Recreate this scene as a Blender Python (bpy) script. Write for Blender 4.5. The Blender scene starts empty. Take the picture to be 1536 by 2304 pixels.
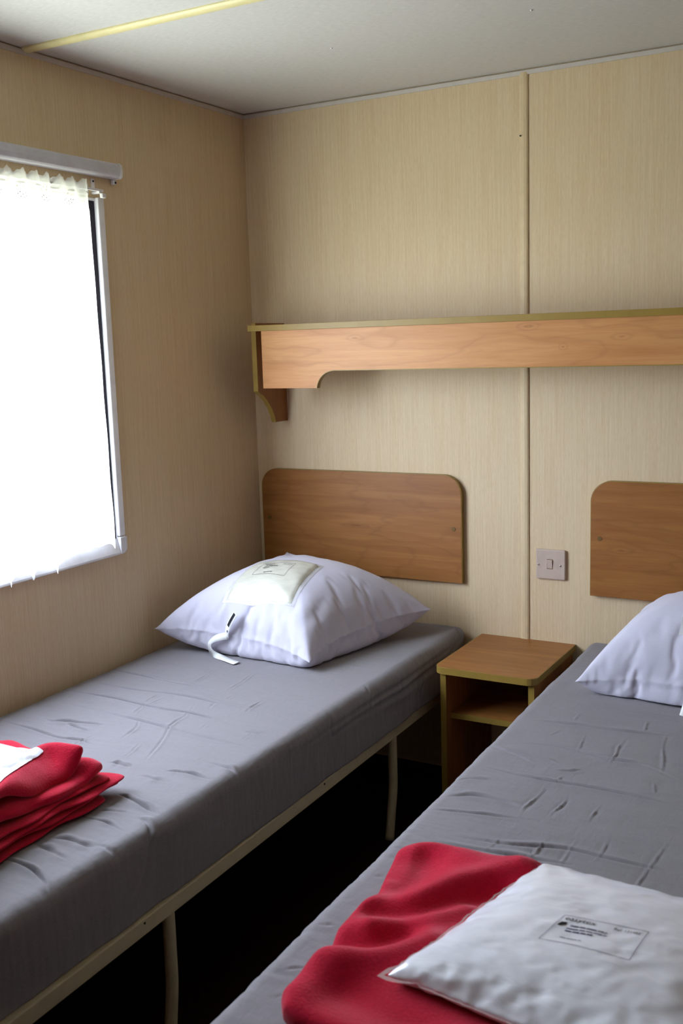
import bpy, bmesh, math, random
import numpy as np
from mathutils import Vector, Matrix, noise as mnoise
from mathutils.bvhtree import BVHTree

# ------------------------------------------------------------------ camera
S = bpy.context.scene
C = S.collection
cam_d = bpy.data.cameras.new('camera')
cam = bpy.data.objects.new('camera', cam_d)
C.objects.link(cam)
S.camera = cam
YAW, PITCH, ROLL = 0.5178, -0.1606, -0.0311
_f = Vector((-math.sin(YAW)*math.cos(PITCH), math.cos(YAW)*math.cos(PITCH), math.sin(PITCH)))
_r = Vector((math.cos(YAW), math.sin(YAW), 0)); _u = _r.cross(_f)
_r2 = _r*math.cos(ROLL)+_u*math.sin(ROLL); _u2 = -_r*math.sin(ROLL)+_u*math.cos(ROLL)
_m = Matrix((_r2, _u2, -_f)).transposed().to_4x4()
_m.translation = Vector((1.884, -2.7772, 1.2887))
cam.matrix_world = _m
cam_d.sensor_fit = 'VERTICAL'; cam_d.sensor_height = 36.0
cam_d.lens = 36.0*2353.18/2304.0
cam_d.clip_start = 0.02
cam_d.dof.use_dof = True; cam_d.dof.focus_distance = 2.75; cam_d.dof.aperture_fstop = 8.0

# ------------------------------------------------------------------ light
SKY = 32.0           # daylight outside the window
GROUND = 15.0
world = bpy.data.worlds.new('daylight'); S.world = world; world.use_nodes = True
nt = world.node_tree; nt.nodes.clear()
wo = nt.nodes.new('ShaderNodeOutputWorld'); bg = nt.nodes.new('ShaderNodeBackground')
tc = nt.nodes.new('ShaderNodeTexCoord'); sp = nt.nodes.new('ShaderNodeSeparateXYZ')
rp = nt.nodes.new('ShaderNodeValToRGB')
mr = nt.nodes.new('ShaderNodeMapRange'); mr.inputs[1].default_value = -1; mr.inputs[2].default_value = 1
nt.links.new(tc.outputs['Generated'], sp.inputs[0]); nt.links.new(sp.outputs[2], mr.inputs[0])
nt.links.new(mr.outputs[0], rp.inputs[0]); nt.links.new(rp.outputs[0], bg.inputs[0]); nt.links.new(bg.outputs[0], wo.inputs[0])
e = rp.color_ramp.elements
e[0].position = 0.46; e[0].color = (GROUND/SKY*0.98, GROUND/SKY*1.0, GROUND/SKY*0.84, 1)
e[1].position = 0.53; e[1].color = (0.82, 0.88, 1.16, 1)
bg.inputs[1].default_value = SKY

def area_light(name, loc, target, sx, sy, energy, color, portal=False):
    l = bpy.data.lights.new(name, 'AREA'); l.shape = 'RECTANGLE'; l.size = sx; l.size_y = sy
    l.energy = energy; l.color = color
    o = bpy.data.objects.new(name, l); C.objects.link(o)
    o.location = loc
    o.rotation_euler = (Vector(target)-Vector(loc)).to_track_quat('-Z', 'Y').to_euler()
    if portal: l.cycles.is_portal = True
    return o
area_light('window_daylight_portal', (-0.05, -1.21, 1.22), (1, -1.21, 1.22), 1.02, 0.9, 1, (1, 1, 1), True)

S.view_settings.view_transform = 'Standard'; S.view_settings.look = 'None'
S.view_settings.gamma = 1.0; S.view_settings.use_curve_mapping = False
S.view_settings.exposure = 0.0
S.cycles.use_denoising = True
S.cycles.max_bounces = 10; S.cycles.diffuse_bounces = 6; S.cycles.transparent_max_bounces = 12
S.cycles.sample_clamp_indirect = 8.0

# ------------------------------------------------------------------ materials
def lin(r, g, b):
    f = lambda c: (c/255/12.92) if c/255 <= 0.04045 else ((c/255+0.055)/1.055)**2.4
    return (f(r), f(g), f(b), 1)

class NB:
    """small node-tree builder"""
    def __init__(s, name):
        s.m = bpy.data.materials.new(name); s.m.use_nodes = True
        s.t = s.m.node_tree; s.t.nodes.clear()
        s.out = s.n('ShaderNodeOutputMaterial')
    def n(s, typ, **kw):
        x = s.t.nodes.new(typ)
        for k, v in kw.items(): setattr(x, k, v)
        return x
    def l(s, a, b): s.t.links.new(a, b)
    def pbsdf(s, color=None, rough=0.6, spec=0.3, metal=0.0, sheen=0.0):
        b = s.n('ShaderNodeBsdfPrincipled')
        if color is not None: b.inputs['Base Color'].default_value = color
        b.inputs['Roughness'].default_value = rough
        b.inputs['Specular IOR Level'].default_value = spec
        b.inputs['Metallic'].default_value = metal
        b.inputs['Sheen Weight'].default_value = sheen
        return b
    def coords(s, scale, rot=(0, 0, 0), kind='Object'):
        t = s.n('ShaderNodeTexCoord'); m = s.n('ShaderNodeMapping')
        m.inputs['Scale'].default_value = scale; m.inputs['Rotation'].default_value = rot
        s.l(t.outputs[kind], m.inputs[0]); return m.outputs[0]
    def noise(s, vec, scale=1.0, detail=4.0, rough=0.55, dist=0.0):
        n = s.n('ShaderNodeTexNoise'); n.inputs['Scale'].default_value = scale
        n.inputs['Detail'].default_value = detail; n.inputs['Roughness'].default_value = rough
        n.inputs['Distortion'].default_value = dist
        s.l(vec, n.inputs['Vector']); return n.outputs[0]
    def ramp(s, fac, stops):
        r = s.n('ShaderNodeValToRGB'); el = r.color_ramp.elements
        while len(el) < len(stops): el.new(0.5)
        for x, (p, c) in zip(el, stops): x.position = p; x.color = c
        s.l(fac, r.inputs[0]); return r.outputs[0]
    def mix(s, fac, a, b, blend='MIX'):
        m = s.n('ShaderNodeMix', data_type='RGBA', blend_type=blend)
        if isinstance(fac, (int, float)): m.inputs[0].default_value = fac
        else: s.l(fac, m.inputs[0])
        for i, v in ((6, a), (7, b)):
            if isinstance(v, tuple): m.inputs[i].default_value = v
            else: s.l(v, m.inputs[i])
        return m.outputs[2]
    def math(s, op, a, b=0.0, c=0.0):
        m = s.n('ShaderNodeMath', operation=op)
        for i, v in enumerate((a, b, c)):
            if isinstance(v, (int, float)): m.inputs[i].default_value = v
            else: s.l(v, m.inputs[i])
        return m.outputs[0]
    def bump(s, h, strength, dist, bsdf):
        b = s.n('ShaderNodeBump'); b.inputs['Strength'].default_value = strength; b.inputs['Distance'].default_value = dist
        s.l(h, b.inputs['Height']); s.l(b.outputs[0], bsdf.inputs['Normal'])
    def done(s, bsdf):
        s.l(bsdf.outputs[0], s.out.inputs[0]); return s.m

def plain(name, color, rough=0.5, spec=0.35, metal=0.0, var=0.04):
    b = NB(name); p = b.pbsdf(color, rough, spec, metal)
    n = b.noise(b.coords((1, 1, 1)), 35, 3)
    c2 = tuple(x*(1-var*2) for x in color[:3])+(1,)
    b.l(b.ramp(n, [(0.35, c2), (0.65, color)]), p.inputs['Base Color'])
    return b.done(p)

def wall_vinyl():
    b = NB('streaked beige vinyl wall panel'); p = b.pbsdf(None, 0.55, 0.25)
    co = b.coords((1, 1, 1))
    s1 = b.noise(b.coords((190, 190, 5)), 1.0, 5, 0.65)
    s2 = b.noise(b.coords((420, 420, 45)), 1.0, 3, 0.6)
    s3 = b.noise(b.coords((22, 22, 0.7)), 1.0, 3, 0.5)
    base = b.ramp(s1, [(0.30, lin(208, 183, 144)), (0.5, lin(216, 193, 156)), (0.70, lin(223, 202, 168))])
    base = b.mix(b.ramp(s2, [(0.45, (0, 0, 0, 1)), (0.75, (0.40, 0.40, 0.40, 1))]), base, lin(190, 158, 118))
    base = b.mix(b.ramp(s3, [(0.3, (0, 0, 0, 1)), (0.7, (0.25, 0.25, 0.25, 1))]), base, lin(224, 208, 176))
    b.l(base, p.inputs['Base Color'])
    b.bump(s1, 0.12, 0.002, p)
    return b.done(p)

def wood(name, light, dark, axis=0, rough=0.42, grain=1.0, knots=()):
    """laminate with grain along one axis, drifting cathedral figure and fine pores"""
    b = NB(name); p = b.pbsdf(None, rough, 0.35)
    def sc(a, c): v = [c, c, c]; v[axis] = a; return tuple(v)
    warp = b.noise(b.coords(sc(1.6, 7)), 1.0, 3, 0.5)
    fig = b.noise(b.coords(sc(2.2, 34)), 1.0, 6, 0.6, 0.9)
    fine = b.noise(b.coords(sc(14, 420)), 1.0, 3, 0.6)
    bands = b.math('FRACT', b.math('MULTIPLY', warp, 9.0))
    tri = b.math('ABSOLUTE', b.math('SUBTRACT', bands, 0.5))
    ring = b.ramp(tri, [(0.0, (1, 1, 1, 1)), (0.13, (0.15, 0.15, 0.15, 1)), (0.5, (0, 0, 0, 1))])
    mid = tuple((x+y)/2 for x, y in zip(light, dark))
    c = b.ramp(fig, [(0.28, dark), (0.5, mid), (0.7, light)])
    c = b.mix(b.math('MULTIPLY', ring, 0.32*grain), c, tuple(x*0.72 for x in dark[:3])+(1,))
    c = b.mix(b.ramp(fine, [(0.5, (0, 0, 0, 1)), (0.8, (0.4*grain,)*3+(1,))]), c, tuple(x*0.8 for x in dark[:3])+(1,))
    if knots:
        tcn = b.n('ShaderNodeTexCoord'); sx = b.n('ShaderNodeSeparateXYZ'); b.l(tcn.outputs['Object'], sx.inputs[0])
        nz = b.math('MULTIPLY', b.math('SUBTRACT', fig, 0.5), 0.9)
        for kx, kz, ka, kb in knots:
            dx = b.math('DIVIDE', b.math('SUBTRACT', sx.outputs[0], kx), ka); dz = b.math('DIVIDE', b.math('SUBTRACT', sx.outputs[2], kz), kb)
            d = b.math('ADD', b.math('SQRT', b.math('ADD', b.math('MULTIPLY', dx, dx), b.math('MULTIPLY', dz, dz))), nz)
            rg = b.math('MULTIPLY', b.math('ADD', b.math('SINE', b.math('MULTIPLY', d, 14.0)), 1.0), 0.5)
            fall = b.ramp(d, [(0.05, (1, 1, 1, 1)), (0.9, (0, 0, 0, 1))])
            c = b.mix(b.math('MULTIPLY', b.math('MULTIPLY', rg, fall), 0.55), c, tuple(x*0.6 for x in dark[:3])+(1,))
    b.l(c, p.inputs['Base Color'])
    return b.done(p)

def cotton(name, color, weave=1.0, rough=0.85, sheen=0.15, slub=0.06):
    b = NB(name); p = b.pbsdf(None, rough, 0.15, 0, sheen)
    u = b.noise(b.coords((900, 60, 300)), 1, 2); v = b.noise(b.coords((60, 900, 300)), 1, 2)
    w = b.math('ADD', u, v)
    d = tuple(x*(1-slub*2) for x in color[:3])+(1,)
    b.l(b.ramp(b.math('MULTIPLY', w, 0.5), [(0.35, d), (0.65, color)]), p.inputs['Base Color'])
    cr = b.noise(b.coords((70, 25, 50)), 1, 4, 0.6, 0.6)
    h = b.math('ADD', b.math('MULTIPLY', w, 0.35*weave), b.math('MULTIPLY', cr, 1.0*weave))
    b.bump(h, 0.42, 0.0024, p)
    return b.done(p)

def fleece(name, color):
    b = NB(name); p = b.pbsdf(None, 0.95, 0.05, 0, 0.55)
    p.inputs['Sheen Roughness'].default_value = 0.45
    p.inputs['Sheen Tint'].default_value = (1.0, 0.45, 0.5, 1)
    n = b.noise(b.coords((1, 1, 1)), 260, 4, 0.7); n2 = b.noise(b.coords((1, 1, 1)), 30, 3)
    c = b.ramp(n, [(0.3, tuple(x*0.72 for x in color[:3])+(1,)), (0.7, color)])
    c = b.mix(b.math('MULTIPLY', n2, 0.25), c, tuple(x*0.8 for x in color[:3])+(1,))
    b.l(c, p.inputs['Base Color']); b.bump(n, 0.5, 0.003, p)
    return b.done(p)

def ceiling_mat():
    b = NB('off white ceiling board'); p = b.pbsdf(None, 0.5, 0.3)
    n = b.noise(b.coords((60, 260, 60)), 1, 3); n2 = b.noise(b.coords((1, 1, 1)), 2.2, 3)
    c = b.ramp(n, [(0.3, lin(196, 194, 190)), (0.7, lin(214, 212, 208))])
    c = b.mix(b.math('MULTIPLY', n2, 0.3), c, lin(196, 192, 186))
    b.l(c, p.inputs['Base Color']); return b.done(p)

def carpet():
    b = NB('dark brown carpet'); p = b.pbsdf(None, 0.95, 0.05)
    n = b.noise(b.coords((1, 1, 1)), 300, 4)
    b.l(b.ramp(n, [(0.3, lin(18, 9, 8)), (0.7, lin(46, 26, 22))]), p.inputs['Base Color']); b.bump(n, 0.5, 0.004, p)
    return b.done(p)

def curtain_mat():
    """thin white net: partly see-through, partly translucent, with lace bands at heading and hem"""
    b = NB('thin white lace curtain fabric')
    tcn = b.n('ShaderNodeTexCoord'); sx = b.n('ShaderNodeSeparateXYZ'); b.l(tcn.outputs['UV'], sx.inputs[0])
    u, v = sx.outputs[0], sx.outputs[1]        # metres along the cloth / height above the hem line
    tl = b.n('ShaderNodeBsdfTranslucent'); tl.inputs[0].default_value = (0.93, 0.94, 0.93, 1)
    df = b.n('ShaderNodeBsdfDiffuse'); df.inputs[0].default_value = (0.92, 0.92, 0.88, 1)
    tr = b.n('ShaderNodeBsdfTransparent')
    m1 = b.n('ShaderNodeMixShader'); m1.inputs[0].default_value = 0.42
    b.l(tl.outputs[0], m1.inputs[1]); b.l(df.outputs[0], m1.inputs[2])
    # weave openness
    m2 = b.n('ShaderNodeMixShader'); b.l(m1.outputs[0], m2.inputs[1]); b.l(tr.outputs[0], m2.inputs[2])
    # flower eyelets: rings of dots repeating along the cloth, in two bands
    def eyelets(v0, ph):
        pu = b.math('SUBTRACT', b.math('FRACT', b.math('ADD', b.math('DIVIDE', u, 0.075), ph)), 0.5)
        px = b.math('MULTIPLY', pu, 0.075); py = b.math('SUBTRACT', v, v0)
        ang = b.math('ARCTAN2', py, px)
        rad = b.math('SQRT', b.math('ADD', b.math('MULTIPLY', px, px), b.math('MULTIPLY', py, py)))
        best = None
        for r0, k in ((0.016, 11.0), (0.009, 6.0)):
            da = b.math('SUBTRACT', b.math('FRACT', b.math('MULTIPLY', ang, k/(2*math.pi))), 0.5)
            dx = b.math('MULTIPLY', da, 2*math.pi/k*r0); dr = b.math('SUBTRACT', rad, r0)
            d2 = b.math('ADD', b.math('MULTIPLY', dx, dx), b.math('MULTIPLY', dr, dr))
            h = b.math('LESS_THAN', d2, 0.0013**2)
            best = h if best is None else b.math('MAXIMUM', best, h)
        return best
    holes = b.math('MAXIMUM', eyelets(0.042, 0.0), eyelets(0.922, 0.3))
    gu = b.math('MULTIPLY', b.math('SUBTRACT', b.math('FRACT', b.math('DIVIDE', u, 0.055)), 0.5), 0.055/0.012)
    gv = b.math('DIVIDE', b.math('SUBTRACT', v, 0.9395), 0.0022)
    gap = b.math('LESS_THAN', b.math('ADD', b.math('MULTIPLY', gu, gu), b.math('MULTIPLY', gv, gv)), 1.0)
    holes = b.math('MAXIMUM', holes, gap)
    n = b.noise(tcn.outputs['UV'], 60, 2)
    op = b.math('ADD', b.math('MULTIPLY', n, 0.10), 0.30)
    b.l(b.math('MAXIMUM', op, b.math('MULTIPLY', holes, 0.95)), m2.inputs[0])
    b.l(m2.outputs[0], b.out.inputs[0]); return b.m

def plastic_bag(name, color, trans=0.25):
    b = NB(name); p = b.pbsdf(color, 0.28, 0.5)
    p.inputs['Coat Weight'].default_value = 0.35; p.inputs['Coat Roughness'].default_value = 0.18
    n = b.noise(b.coords((12, 34, 30), (0, 0, 0.5)), 1, 4, 0.55, 0.9)
    b.l(b.ramp(n, [(0.3, tuple(x*0.9 for x in color[:3])+(1,)), (0.65, color)]), p.inputs['Base Color'])
    b.bump(n, 0.3, 0.004, p)
    if trans:
        t = b.n('ShaderNodeBsdfTransparent'); m = b.n('ShaderNodeMixShader'); m.inputs[0].default_value = trans
        b.l(p.outputs[0], m.inputs[1]); b.l(t.outputs[0], m.inputs[2]); return b.done(m)
    return b.done(p)

def glass():
    b = NB('clear window glass'); g = b.n('ShaderNodeBsdfGlossy'); g.inputs['Roughness'].default_value = 0.02
    t = b.n('ShaderNodeBsdfTransparent'); t.inputs[0].default_value = (0.93, 0.96, 0.94, 1)
    m = b.n('ShaderNodeMixShader'); m.inputs[0].default_value = 0.05
    b.l(t.outputs[0], m.inputs[1]); b.l(g.outputs[0], m.inputs[2]); return b.done(m)

M = dict(
    wall=wall_vinyl(), ceiling=ceiling_mat(), carpet=carpet(), curtain=curtain_mat(), glass=glass(),
    dark_unseen_wall=wood('dark unseen wall laminate', lin(120, 86, 58), lin(92, 62, 40), axis=2),  # dark finish invented for the unseen walls, to cut bounce on the bed sides
    wall_strip=plain('beige vinyl joint strip', lin(212, 190, 152), 0.5),
    cove=plain('pale grey cove trim', lin(200, 192, 184), 0.5),
    cream=plain('cream ceiling joint strip', lin(228, 216, 160), 0.35),
    fascia=wood('lit fascia laminate', lin(208, 152, 96), lin(184, 122, 70), knots=[(0.473, 1.300, 0.05, 0.016), (0.976, 1.314, 0.05, 0.016), (1.066, 1.261, 0.022, 0.014), (1.213, 1.282, 0.05, 0.016)]),  # same wood as the boards, with the light on it put into the colour
    board=wood('honey oak laminate', lin(165, 112, 58), lin(140, 88, 40), knots=[(1.17, 0.715, 0.07, 0.018), (0.36, 0.735, 0.09, 0.012)]),
    side=wood('honey oak laminate upright', lin(164, 108, 58), lin(132, 82, 40), axis=2),
    olive=plain('ochre plastic edge banding', lin(150, 122, 56), 0.38),
    plug=plain('brown screw cap plastic', lin(112, 84, 38), 0.5),
    white_plastic=plain('white window plastic', lin(226, 224, 226), 0.35),
    blind=plain('white blind cassette', lin(206, 204, 212), 0.4),
    gasket=plain('black rubber window gasket', lin(30, 22, 36), 0.6),
    switch=plain('pinkish grey switch plastic', lin(198, 178, 162), 0.35),
    chrome=plain('bright screw metal', lin(200, 196, 190), 0.25, 0.5, 1.0),
    dark=plain('dark hole metal', lin(30, 24, 20), 0.6),
    metal=plain('cream enamelled steel', lin(196, 184, 150), 0.38, 0.45),
    sheet=cotton('grey cotton fitted sheet', lin(136, 132, 136), 1.0),
    pillow=cotton('white cotton pillow cover', lin(208, 206, 221), 0.35, 0.7, 0.2, 0.015),
    fleece=fleece('red fleece', lin(206, 20, 54)),
    bag=plastic_bag('white frosted plastic bag', lin(240, 241, 248), 0.0),
    film=plastic_bag('clear crinkled plastic film', lin(235, 235, 232), 0.62),
    paper=plastic_bag('cream paper linen in plastic', lin(204, 202, 187), 0.0),
    ink=plain('grey printed ink', lin(84, 78, 108), 0.7),
    black_ink=plain('black printed ink', lin(22, 22, 30), 0.7),
    tag=plain('white woven tag', lin(240, 242, 240), 0.6),
)
# ------------------------------------------------------------------ helpers
def tag(o, label=None, cat=None, group=None, kind=None):
    if label: o['label'] = label
    if cat: o['category'] = cat
    if group: o['group'] = group
    if kind: o['kind'] = kind
    return o

def empty(name, loc, rz=0.0):
    o = bpy.data.objects.new(name, None); C.objects.link(o); o.location = loc; o.rotation_euler = (0, 0, rz)
    o.empty_display_size = 0.05
    return o

def link(name, me, mat, parent=None, smooth=False, bevel=0.0, seg=2):
    """link mesh data given in world coordinates; if parented, keep it where it is"""
    o = bpy.data.objects.new(name, me); C.objects.link(o)
    if mat is not None:
        me.materials.clear(); me.materials.append(mat)
    if smooth:
        me.polygons.foreach_set('use_smooth', [True]*len(me.polygons))
    if bevel:
        b = o.modifiers.new('bevel', 'BEVEL'); b.width = bevel; b.segments = seg; b.limit_method = 'ANGLE'
    if parent is not None:
        o.parent = parent
        o.matrix_parent_inverse = (Matrix.Translation(parent.location) @ parent.rotation_euler.to_matrix().to_4x4()).inverted()
    return o

def mesh(name, V, F):
    me = bpy.data.meshes.new(name)
    me.from_pydata([tuple(map(float, v)) for v in V], [], [tuple(f) for f in F]); me.update()
    return me

class Geo:
    def __init__(s): s.V = []; s.F = []
    def add(s, V, F):
        k = len(s.V); s.V += [tuple(v) for v in V]; s.F += [tuple(i+k for i in f) for f in F]; return s
    def box(s, x0, x1, y0, y1, z0, z1):
        V = [(x, y, z) for z in (z0, z1) for y in (y0, y1) for x in (x0, x1)]
        return s.add(V, [(0, 2, 3, 1), (4, 5, 7, 6), (0, 1, 5, 4), (2, 6, 7, 3), (0, 4, 6, 2), (1, 3, 7, 5)])
    def prism(s, poly, axis, a, b):
        """extrude a 2-D outline along an axis from a to b; poly coords are the two other axes in xyz order"""
        def p(q, w):
            v = list(q); v.insert(axis, w); return tuple(v)
        n = len(poly); V = [p(q, a) for q in poly]+[p(q, b) for q in poly]
        F = [tuple(range(n))[::-1], tuple(range(n, 2*n))]+[(i, (i+1) % n, (i+1) % n+n, i+n) for i in range(n)]
        return s.add(V, F)
    def tube(s, pts, r, n=14, caps=True):
        pts = [Vector(p) for p in pts]; R = []
        up = Vector((0.31, 0.77, 0.55))
        for i, p in enumerate(pts):
            d = (pts[min(i+1, len(pts)-1)]-pts[max(i-1, 0)]).normalized()
            a = d.cross(up).normalized(); c = d.cross(a)
            rr = r[i] if isinstance(r, (list, tuple)) else r
            R.append([p+(a*math.cos(t)+c*math.sin(t))*rr for t in [2*math.pi*k/n for k in range(n)]])
        V = [v for ring in R for v in ring]
        F = [(i*n+k, i*n+(k+1) % n, (i+1)*n+(k+1) % n, (i+1)*n+k) for i in range(len(R)-1) for k in range(n)]
        if caps: F += [tuple(range(n))[::-1], tuple(range((len(R)-1)*n, len(R)*n))]
        return s.add(V, F)
    def me(s, name):
        m = mesh(name, s.V, s.F)
        bm = bmesh.new(); bm.from_mesh(m); bmesh.ops.recalc_face_normals(bm, faces=bm.faces); bm.to_mesh(m); bm.free()
        return m
    def build(s, name, mat, parent=None, smooth=False, bevel=0.0, seg=2):
        return link(name, s.me(name), mat, parent, smooth, bevel, seg)

def arc(cx, cy, r, a0, a1, n=8):
    return [(cx+r*math.cos(math.radians(a0+(a1-a0)*i/n)), cy+r*math.sin(math.radians(a0+(a1-a0)*i/n))) for i in range(n+1)]

def catmull(pts, n=8):
    P = [np.array(p, float) for p in pts]; P = [2*P[0]-P[1]]+P+[2*P[-1]-P[-2]]; out = []
    for i in range(1, len(P)-2):
        for k in range(n):
            t = k/n
            out.append(0.5*((2*P[i])+(-P[i-1]+P[i+1])*t+(2*P[i-1]-5*P[i]+4*P[i+1]-P[i+2])*t*t+(-P[i-1]+3*P[i]-3*P[i+1]+P[i+2])*t**3))
    out.append(P[-2]); return out

def creases(X, Y, lines, amp, width, rnd, valley=True):
    """displacement field: each polyline is a narrow pleat, a groove beside a softer ridge"""
    D = np.zeros_like(X)
    for ln in lines:
        q = catmull(ln, 5) if len(ln) > 2 else [np.array(ln[0]), np.array(ln[1])]
        L = len(q)-1; Q = np.array(q); ln_ = np.hypot(*(Q[1:]-Q[:-1]).T).sum()/(width*45)
        a = amp*rnd.uniform(0.6, 1.15)*float(np.clip(ln_, 0.3, 1)); w = width*rnd.uniform(0.75, 1.3)
        Q = np.array(q); pad = 7*w
        near = (X > Q[:, 0].min()-pad) & (X < Q[:, 0].max()+pad) & (Y > Q[:, 1].min()-pad) & (Y < Q[:, 1].max()+pad)
        if not near.any(): continue
        x, y = X[near], Y[near]
        best = np.full_like(x, 1e9); sg = np.zeros_like(x); tt = np.zeros_like(x)
        for i in range(L):
            p, r = q[i], q[i+1]; d = r-p; l2 = float(d@d)+1e-12
            t = np.clip(((x-p[0])*d[0]+(y-p[1])*d[1])/l2, 0, 1)
            ex, ey = x-p[0]-t*d[0], y-p[1]-t*d[1]; dd = np.hypot(ex, ey)
            m = dd < best
            best = np.where(m, dd, best); sg = np.where(m, np.sign(ex*d[1]-ey*d[0]), sg); tt = np.where(m, (i+t)/L, tt)
        fade = np.sin(np.pi*np.clip(tt, 0, 1))**1.1*(0.75+0.25*np.sin(tt*13+a*9000))
        w = w*(0.75+0.4*fade)
        s = best*sg
        D[near] += a*fade*(0.55*np.exp(-((s+2.2*w)/(2.0*w))**2)-1.0*np.exp(-(s/w)**2)+0.35*np.exp(-((s-2.4*w)/(2.6*w))**2))
    return D

def bumps(X, Y, lines, rnd=None):
    """smooth ridges (positive) and valleys (negative): (amplitude, width, polyline)"""
    D = np.zeros_like(X)
    for a, w, ln in lines:
        q = catmull(ln, 6) if len(ln) > 2 else [np.array(ln[0]), np.array(ln[-1])]
        best = np.full_like(X, 1e9)
        for i in range(len(q)-1):
            p, r = q[i], q[i+1]; d = r-p; l2 = float(d@d)+1e-12
            t = np.clip(((X-p[0])*d[0]+(Y-p[1])*d[1])/l2, 0, 1)
            best = np.minimum(best, np.hypot(X-p[0]-t*d[0], Y-p[1]-t*d[1]))
        D += a*np.exp(-(best/w)**2)
    return D

def fbm(X, Y, sc, seed=0.0, oct=3):
    out = np.empty(X.size)
    for i, (x, y) in enumerate(zip(X.ravel(), Y.ravel())):
        out[i] = mnoise.fractal(Vector((x*sc+seed, y*sc-seed*0.7, seed*1.3)), 0.6, 2.0, oct)
    return out.reshape(X.shape)

def grid_faces(nr, nc, wrap=False):
    F = []
    for i in range(nr-1):
        for j in range(nc if wrap else nc-1):
            F.append((i*nc+j, i*nc+(j+1) % nc, (i+1)*nc+(j+1) % nc, (i+1)*nc+j))
    return F

# ------------------------------------------------------------------ the setting
ZC = 1.984                      # ceiling height
XR, YF = 2.40, -3.20            # right wall and front wall (behind the camera)
WY0, WY1, WZ0, WZ1 = -1.75, -0.685, 0.785, 1.668     # window opening in the left wall

def struct(o): return tag(o, kind='structure')
struct(Geo().box(-0.06, XR+0.06, YF-0.06, 0.06, -0.05, 0).build('floor', M['carpet']))
struct(Geo().box(-0.06, XR+0.06, YF-0.06, 0.06, ZC, ZC+0.05).build('ceiling', M['ceiling']))
struct(Geo().box(-0.06, XR+0.06, 0, 0.06, 0, ZC).build('wall_back', M['wall']))
g = Geo(); g.box(-0.06, 0, WY1, 0, 0, ZC); g.box(-0.06, 0, YF, WY0, 0, ZC)
g.box(-0.06, 0, WY0, WY1, 0, WZ0); g.box(-0.06, 0, WY0, WY1, WZ1, ZC)
struct(g.build('wall_left', M['wall']))
struct(Geo().box(XR, XR+0.06, YF, 0, 0, ZC).build('wall_right', M['dark_unseen_wall']))  # out of view, made dark so little light bounces back
struct(Geo().box(-0.06, XR+0.06, YF-0.06, YF, 0, ZC).build('wall_front', M['dark_unseen_wall']))  # out of view too, darkened for the same low bounce

# thin grey cove where walls meet ceiling
g = Geo().prism([(0.0, ZC-0.0035), (0.0, ZC-0.0145), (0.004, ZC-0.0145), (0.006, ZC-0.0045), (0.0055, ZC-0.0035)], 1, YF, 0)
struct(g.build('trim_1', M['cove']))
g = Geo().prism([(0.0, ZC-0.0035), (0.0, ZC-0.0145), (-0.004, ZC-0.0145), (-0.006, ZC-0.0045), (-0.0055, ZC-0.0035)], 0, 0, XR)
struct(g.build('trim_2', M['cove']))
# half-round cream strip over the ceiling joint, and the flat vinyl strip over the wall joint
prof = [(-0.888+0.0165*math.cos(a), ZC-0.009*math.sin(a)) for a in [math.pi*i/12 for i in range(13)]]
struct(Geo().prism(prof, 0, 0.0, XR).build('trim_3', M['cream'], smooth=False))
prof = [(0.884+0.0, 0.0), (0.884, -0.0025), (0.889, -0.005), (0.897, -0.0062), (0.904, -0.0055), (0.9075, -0.0035), (0.9085, 0.0)]
struct(Geo().prism(prof, 2, 0.434, 1.976).build('trim_4', M['wall_strip']))

# window: reveal, trim, corner cap, gasket, sash, pane
win = empty('window_1', (0, (WY0+WY1)/2, WZ0)); struct(win)
g = Geo()      # reveal lining
g.box(-0.058, 0.004, WY1-0.002, WY1, WZ0, WZ1); g.box(-0.058, 0.004, WY0, WY0+0.006, WZ0, WZ1)
g.box(-0.058, 0.004, WY0, WY1, WZ0, WZ0+0.006); g.box(-0.058, 0.004, WY0, WY1, WZ1-0.006, WZ1)
g.build('window_reveal', M['white_plastic'], win)
g = Geo()      # flat trim round the opening on the room side
tw = 0.021
g.box(0, 0.013, WY1-0.003, WY1+tw, WZ0+0.012, WZ1+0.002)
g.box(0, 0.013, WY0-tw, WY0+0.003, WZ0+0.012, WZ1+0.002)
g.build('window_trim', M['white_plastic'], win, bevel=0.003)
g = Geo().prism([(0, WZ0-0.036), (0.0145, WZ0-0.036), (0.0145, WZ0-0.030), (0.004, WZ0+0.004), (0, WZ0+0.004)], 1, WY0-0.002, WY1-0.004)
g.build('window_sill_trim', M['white_plastic'], win, bevel=0.003)
for s, y in ((1, WY1), (-1, WY0)):
    o1 = [(y-s*0.003, WZ0-0.036), (y+s*(tw-0.016), WZ0-0.036)]+[(y+s*(tw-0.016+0.018*math.sin(t)), WZ0-0.018-0.018*math.cos(t)) for t in [math.pi/2*i/8 for i in range(1, 9)]]+[(y+s*(tw+0.002), WZ0+0.010), (y-s*0.003, WZ0+0.010)]
    Geo().prism(o1, 0, 0, 0.0155).build('corner_cap', M['white_plastic'], win, bevel=0.0025)
g = Geo()
for ya, yb in ((WY1-0.034, WY1-0.002), (WY0+0.002, WY0+0.034)): g.box(-0.046, 0.0, ya, yb, WZ0+0.006, WZ1-0.006)
for za, zb in ((WZ0+0.006, WZ0+0.016), (WZ1-0.028, WZ1-0.006)): g.box(-0.046, -0.008, WY0+0.034, WY1-0.034, za, zb)
g.build('window_gasket', M['gasket'], win, bevel=0.002)
g = Geo(); g.box(-0.046, -0.030, (WY0+WY1)/2-0.012, (WY0+WY1)/2+0.012, WZ0+0.006, WZ1-0.006)
g.build('window_mullion', M['white_plastic'], win)
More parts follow.
